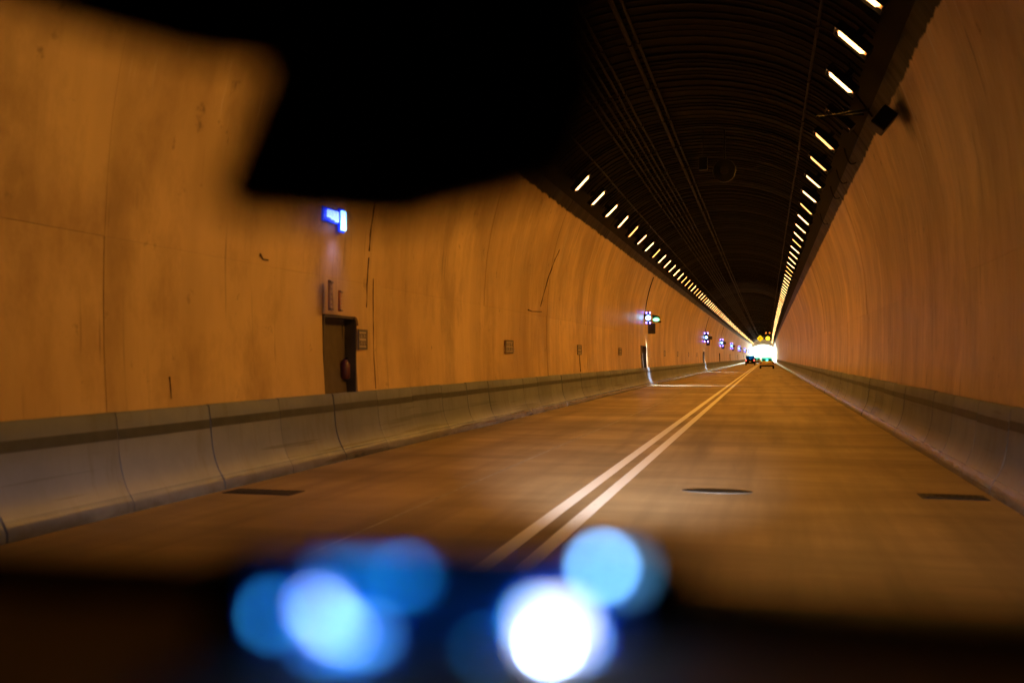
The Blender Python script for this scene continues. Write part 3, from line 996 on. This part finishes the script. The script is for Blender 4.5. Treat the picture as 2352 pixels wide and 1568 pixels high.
def diamond():
    Y = 205.0; c = px_at(1746.4, 777, Y)
    e = tag(empty("warning_sign", c), "yellow diamond warning sign with two arrows hanging before the bright mouth", "sign")
    r = .66
    b = MB(); Mx = Matrix(((1, 0, 0, 0), (0, 0, 1, 0), (0, 1, 0, 0), (0, 0, 0, 1)))
    b.prism([(0, -r), (r, 0), (0, r), (-r, 0)], .03, Mx); b.build("board", emis("lit_yellow_sheet", (1.0, .68, .005), .85 / E), e)
    for s in (-1, 1):
        a = MB(); x = .13 * s
        pts = [(x - .035, -.30 * s), (x + .035, -.30 * s), (x + .035, .12 * s), (x + .12, .12 * s), (x, .36 * s), (x - .12, .12 * s), (x - .035, .12 * s)]
        a.prism(pts, .01, Matrix(((1, 0, 0, 0), (0, 0, 1, -.012), (0, 1, 0, 0), (0, 0, 0, 1)))); a.build("arrow", M['blackprint'], e)
    b = MB(); b.tube([(0, .05, r * .6), (0, .05, 6.95 - c.z)], .03, 6); b.build("hanger", M['dark'], e)
diamond()
def yellow_signal():
    Y = 205.0; c = px_at(1764, 777, Y)
    e = tag(empty("signal_light", c), "round glowing yellow signal right of the diamond sign", "signal")
    b = MB(); b.tube([(0, 0, 0), (0, .06, 0)], [.40, .42], 24); b.build("lens", emis("yellow_signal_glow", (1.0, .72, .03), 2.6 / E), e)
    b = MB(); b.tube([(0, .062, 0), (0, .25, 0)], [.50, .46], 24); b.build("housing", M['dark'], e)
    for s in (-1, 1):
        b = MB(); b.tube([(.36 * s, -.05, 1.1), (.36 * s, .02, 1.1)], [.15, .16], 16); b.build("orange_lamp", emis("orange_lamp_glow", (1.0, .30, .04), 1.2 / E), e)
    box("back_board", (0, .22, .62), (.9, .06, 1.5), M['pipe'], e, .02)
    b = MB(); b.tube([(0, .1, 1.3), (0, .1, 6.95 - c.z)], .03, 6); b.build("hanger", M['dark'], e)
yellow_signal()

# ------------------------------------------------------------------ cars ahead
M['goldpaint'] = simple("pale_gold_car_paint", (0.62, 0.44, 0.20), 0.28, 0.15, .05, 2)
M['blackpaint'] = simple("black_car_paint", (0.012, 0.013, 0.016), 0.25, 0.1, .1, 2)
M['greypaint'] = simple("grey_car_paint", (0.10, 0.12, 0.13), 0.3, 0.2, .1, 2)
M['carglass'] = glass("tinted_car_glass", (0.42, 0.78, 0.74))
M['suvglass'] = glass("blue_tinted_car_glass", (0.12, 0.42, 0.62))
M['tyre'] = simple("tyre_rubber", (0.02, 0.02, 0.02), .8)
M['tail_off'] = simple("tail_lens_plum", (0.22, 0.12, 0.24), .2)
M['tail_on'] = emis("lit_red_tail_lamp", (1.0, 0.10, 0.06), 5.0 / E)
M['plate'] = simple("pale_licence_plate", (0.65, 0.75, 0.75), .4)

def car(x, Y, paint, glassm, tall, lit, label, width=1.82, length=4.6, carname="car"):
    e = tag(empty(carname, (x, Y, 0)), label, "car")
    hw = width / 2
    belt = 1.02 if tall else .93
    top = 1.72 if tall else 1.42
    # lower body: loft of cross sections from tail to nose
    if tall: sec = [(0, .42, belt - .04, .93), (.08, .32, belt, .98), (.6, .28, belt + .02, 1), (2.6, .28, belt, 1), (3.6, .30, .98, .99), (length - .15, .34, .88, .95), (length, .45, .75, .88)]
    else: sec = [(0, .36, .86, .90), (.10, .30, .93, .97), (.7, .27, .97, 1), (2.4, .25, .95, 1), (3.4, .26, .86, .98), (length - .15, .30, .70, .92), (length, .38, .58, .84)]
    vs, fs = [], []; n = 10
    for (y, zb, zt, k) in sec:
        w = hw * k
        ring = [(-w * .90, zb), (-w * .985, zb + .12), (-w, (zb + zt) / 2), (-w * .97, zt - .10), (-w * .88, zt), (w * .88, zt), (w * .97, zt - .10), (w, (zb + zt) / 2), (w * .985, zb + .12), (w * .90, zb)]
        vs += [(a, y, z) for a, z in ring]
    for i in range(len(sec) - 1):
        for k in range(n):
            fs.append((i * n + k, i * n + (k + 1) % n, (i + 1) * n + (k + 1) % n, (i + 1) * n + k))
    fs.append(tuple(range(n - 1, -1, -1))); fs.append(tuple((len(sec) - 1) * n + k for k in range(n)))
    body = mesh_obj("body", vs, fs, paint, e); smooth_by_angle(body, 50)
    # greenhouse
    if tall: g = [(.10, belt - .02), (.32, top), (2.3, top), (3.05, belt)]
    else: g = [(.62, belt), (1.28, top - .02), (2.35, top), (3.15, belt - .04)]
    wb, wt = hw * .87, hw * (.78 if tall else .66)
    def quad(name, pts, mat, t=.02):
        p = [Vector(q) for q in pts]; nrm = (p[1] - p[0]).cross(p[2] - p[0]).normalized() * t
        v = p + [q - nrm for q in p]; m = len(p)
        f = [tuple(range(m)), tuple(range(2 * m - 1, m - 1, -1))] + [(i, m + i, m + (i + 1) % m, (i + 1) % m) for i in range(m)]
        return mesh_obj(name, v, f, mat, e)
    (ya, za), (yb, zb_), (yc, zc_), (yd, zd) = g
    quad("rear_window", [(-wb + .06, ya, za), (wb - .06, ya, za), (wt - .06, yb, zb_ - .03), (-wt + .06, yb, zb_ - .03)], glassm, .008)
    quad("windscreen", [(wb - .06, yd, zd), (-wb + .06, yd, zd), (-wt + .06, yc, zc_ - .03), (wt - .06, yc, zc_ - .03)], glassm, .008)
    for s in (-1, 1):
        quad("side_window", [(s * wb, ya + .25, za + .01), (s * wb, yd - .2, zd + .01), (s * wt, yc - .02, zc_ - .05), (s * wt, yb + .06, zb_ - .05)], glassm, .008)
    r = MB(); r.box((0, (yb + yc) / 2, top), (wt * 2 + .02, yc - yb + .08, .05)); r.build("roof", paint, e, bevel=.02)
    for s in (-1, 1):
        for (y0, z0, y1, z1, rr) in ((ya, za, yb, zb_, .05), (yd, zd, yc, zc_, .04), (1.75, belt, 1.75, top - .02, .035)):
            r = MB(); r.tube([(s * (wb - .02), y0, z0), (s * (wt - .01), y1, z1)], rr, 6); r.build("pillar", paint, e)
    # seats seen through the rear window
    for s in (-1, 1):
        box("seat", (s * .38, 2.1, .95), (.48, .14, .55), M['tyre'], e, .04)
    # rear details
    zl = (belt - .14) if not tall else belt - .08
    for s in (-1, 1):
        box("tail_light", (s * hw * .80, .02, zl - .05), (.26 if not tall else .16, .06, .18 if not tall else .30), M['tail_on'] if lit else M['tail_off'], e, .02)
    box("licence_plate", (0, -.012, .72 if not tall else .62), (.36, .02, .16), M['plate'], e)
    box("rear_bumper", (0, -.03, .36), (width * .93, .14, .17), M['tyre'], e, .03)
    for s in (-1, 1):
        for y in (.85, length - .95):
            w = MB(); w.tube([(s * (hw - .22), y, .33), (s * (hw - .02), y, .33)], .33, 18); w.build("wheel", M['tyre'], e)
        box("door_mirror", (s * (hw + .06), yd - .35, belt + .02), (.14, .09, .11), paint, e, .02)
    return e
p = px_at(1761.6, 846, 128); car(p.x, 128, M['goldpaint'], M['carglass'], False, False, "pale gold saloon seen from behind in front of the bright tunnel mouth")
p = px_at(1723, 838, 187); car(p.x, 187, M['blackpaint'], M['suvglass'], True, True, "black off-road car with two lit red tail lights in the left lane", width=1.80, length=4.3)
p = px_at(1738.5, 836, 226); car(p.x, 226, M['greypaint'], M['carglass'], False, False, "small grey car half hidden behind the pale gold saloon")

# ------------------------------------------------------------------ the car the photo is taken from
Rm = cam.rotation_euler.to_matrix()
def near_pt(px, py, d):
    v = Vector(((px - 1176) / FPX * d, -(py - 784) / FPX * d, -d))
    return EYE + Rm @ v

own = tag(empty("car", (-.15, 0, 0)), "dark interior of the car the photo is taken from, out of focus", "car")
def own_add(o):
    o.parent = own; o.matrix_parent_inverse = Matrix.Translation((.15, 0, 0)); return o
def near_solid(name, pts, d, thick, mat, bevel=.004, sub=False):
    """solid plate standing at distance d in front of the eye, facing it, real thickness"""
    P = [near_pt(x, y, d) for x, y in pts]
    back = (Rm @ Vector((0, 0, -1))) * thick
    n = len(P); v = P + [q + back for q in P]
    f = [tuple(range(n)), tuple(range(2 * n - 1, n - 1, -1))] + [(i, n + i, n + (i + 1) % n, (i + 1) % n) for i in range(n)]
    o = mesh_obj(name, v, f, mat)
    b_ = o.modifiers.new("bevel", 'BEVEL'); b_.width = bevel; b_.segments = 3
    return o
ML = .36
mir = own_add(near_solid("rear_view_mirror", [(620, 60), (585, 180), (478, 440), (500, 480), (900, 505), (1140, 448), (1325, 392), (1400, 180), (1380, 60)], ML, .035, M['cloth'], .006))
mg = near_solid("mirror_glass", [(690, 100), (645, 195), (560, 405), (590, 425), (890, 445), (1110, 395), (1260, 325), (1310, 180), (1300, 100)], ML - .003, .002, M['mirrorglass'], .0005)
mg.parent = own; mg.matrix_parent_inverse = Matrix.Translation((.15, 0, 0))
b = MB(); b.tube([near_pt(980, 100, .39), near_pt(990, -80, .40), near_pt(1000, -320, .45)], .012, 10)
own_add(b.build("mirror_stem", M['cloth']))
own_add(near_solid("sun_visor", [(-420, -120), (-60, -35), (150, 45), (420, 118), (640, 138), (1340, 150), (1400, -60), (1500, -420), (-300, -520)], .40, .02, M['cloth'], .006))

# dashboard: one curved top with a rounded far lip
def dashboard():
    prof = [(.70 * a, .72 * b) for a, b in [(.02, -.235), (.18, -.185), (.32, -.150), (.42, -.128), (.485, -.116), (.51, -.118), (.525, -.132), (.53, -.17), (.53, -.40), (.02, -.40)]]
    xs = [-1.05 + 1.75 * i / 20 for i in range(21)]
    vs, fs = [], []; n = len(prof)
    for x in xs:
        sag = -.018 * ((x + .15) / .9) ** 2
        pull = -.05 * ((x + .15) / .9) ** 2
        for y, z in prof: vs.append((x, y + (pull * .7 if y > .2 else 0), EYE.z + z + (sag if z > -.28 else 0)))
    for i in range(len(xs) - 1):
        for k in range(n): fs.append((i * n + k, (i + 1) * n + k, (i + 1) * n + (k + 1) % n, i * n + (k + 1) % n))
    fs.append(tuple(range(n))); fs.append(tuple((len(xs) - 1) * n + k for k in range(n - 1, -1, -1)))
    o = mesh_obj("dashboard", vs, fs, M['dash']); smooth_by_angle(o, 35)
    own_add(o)
    # black rubber lip against the windscreen
    b = MB(); P = []
    for x in xs:
        k = ((x + .15) / .9) ** 2
        P.append((x, .335 - .035 * k, EYE.z - .090 - .018 * k))
    b.tube(P, .016, 10); own_add(b.build("cowl_lip", M['dark'], smooth=True))
dashboard()
own_add(box("roof", (-.15, -.65, 1.64), (1.35, 1.7, .04), M['cloth'], None, .01))
own_add(box("hood", (-.15, 1.45, .86), (1.5, 1.2, .10), M['greypaint'], None, .04))
for s in (-1, 1):
    own_add(box("front_wing", (-.15 + s * .80, 1.45, .62), (.16, 1.2, .46), M['greypaint'], None, .03))
own_add(box("front_bumper", (-.15, 2.10, .48), (1.74, .14, .34), M['greypaint'], None, .04))
M['headlens'] = emis("headlight_lens", (1, .93, .85), 30 / EXP)
for s in (-1, 1):
    own_add(box("headlight", (-.15 + s * .64, 2.12, .72), (.30, .10, .12), M['headlens'], None, .02))
    h = spot("headlight_beam", (-.15 + s * .64, 2.24, .72), (-1.75 + s * .1, 12.5, 0), 13000 / EXP, 25, (1.0, .94, .92), None, .27, 1.0, .05, (0, 0, 1))
    own_add(h)
    h = spot("headlight_spill", (-.15 + s * .64, 2.24, .72), (-.15 + s * .3, 12.5, -.2), (420 if s < 0 else 260) / EXP, 150, (1.0, .90, .92), None, .05, 1.0, .05, (0, 0, 1))
    own_add(h)

# ------------------------------------------------------------------ glowing device on the dashboard
def device():
    d = .31
    e = tag(empty("display_device", near_pt(1010, 1420, d)), "small black device with a glowing blue screen, blurred at the bottom", "display")
    def put(o):
        o.parent = e; o.matrix_parent_inverse = Matrix.Translation(-e.location); return o
    put(near_solid("body", [(470, 1262), (500, 1242), (1570, 1262), (1598, 1290), (1640, 1720), (440, 1720)], d + .003, .014, M['mirrorglass'], .003))
    def patch(x, y, w, h, tgt, name="icon", k=1.0):
        A = (w * h); r = 2287 * (cam_d.lens / 1000 / cam_d.dof.aperture_fstop) * (1 / d) / 2
        disc = math.pi * r * r
        cover_ = max(A, 1) / (max(w, 2 * r) * max(h, 2 * r) * (.785 if w < 2 * r and h < 2 * r else .9))
        s = max(tgt) / EXP / cover_ * k
        mx = max(tgt); m = emis("screen_glow", tuple(c / mx for c in tgt), s)
        put(near_solid(name, [(x - w / 2, y - h / 2), (x + w / 2, y - h / 2), (x + w / 2, y + h / 2), (x - w / 2, y + h / 2)], d, .0006, m, .0001))
    put(near_solid("screen", [(600, 1300), (1440, 1315), (1452, 1640), (600, 1640)], d + .0015, .001, emis("screen_navy", (.01, .20, 1.0), .028 / EXP), .0002))
    patch(1383, 1302, 26, 26, (.19, .52, 1.05))
    patch(1428, 1312, 62, 50, (.035, .12, .22))
    patch(1272, 1458, 95, 110, (2.2, 2.4, 2.8))
    patch(1262, 1475, 20, 20, (1.0, 1.2, 1.5))
    patch(1222, 1425, 24, 24, (.014, .12, .20))
    patch(1330, 1480, 14, 60, (.08, .22, .50))
    rnd = random.Random(12)
    for i in range(9):
        t = i / 8
        patch(728 + 60 * t + rnd.uniform(-12, 12), 1388 + 62 * t + rnd.uniform(-12, 12), 16 + 10 * rnd.random(), 7, (.034 + .010 * rnd.random(), .052, .085))
    patch(738, 1408, 30, 60, (.07, .17, .26))
    patch(820, 1456, 90, 18, (.035, .17, .36))
    patch(775, 1478, 130, 10, (.012, .10, .24))
    patch(622, 1412, 14, 34, (.006, .075, .16))
    patch(850, 1330, 215, 16, (.003, .085, .20))
    patch(930, 1322, 20, 12, (.002, .035, .08))
    patch(1115, 1500, 26, 26, (.004, .05, .11))
    patch(1085, 1545, 40, 26, (.002, .03, .08))
    patch(985, 1556, 640, 22, (.002, .032, .10))
    patch(1455, 1632, 24, 24, (.01, .09, .18))
    # cradle down to the dashboard
    b = MB(); q = near_pt(1010, 1600, d + .02); b.tube([q, Vector((q.x + .004, q.y + .02, q.z - .05)), Vector((q.x + .005, q.y + .05, EYE.z - .155))], .012, 10)
    put(b.build("cradle", M['mirrorglass']))
device()
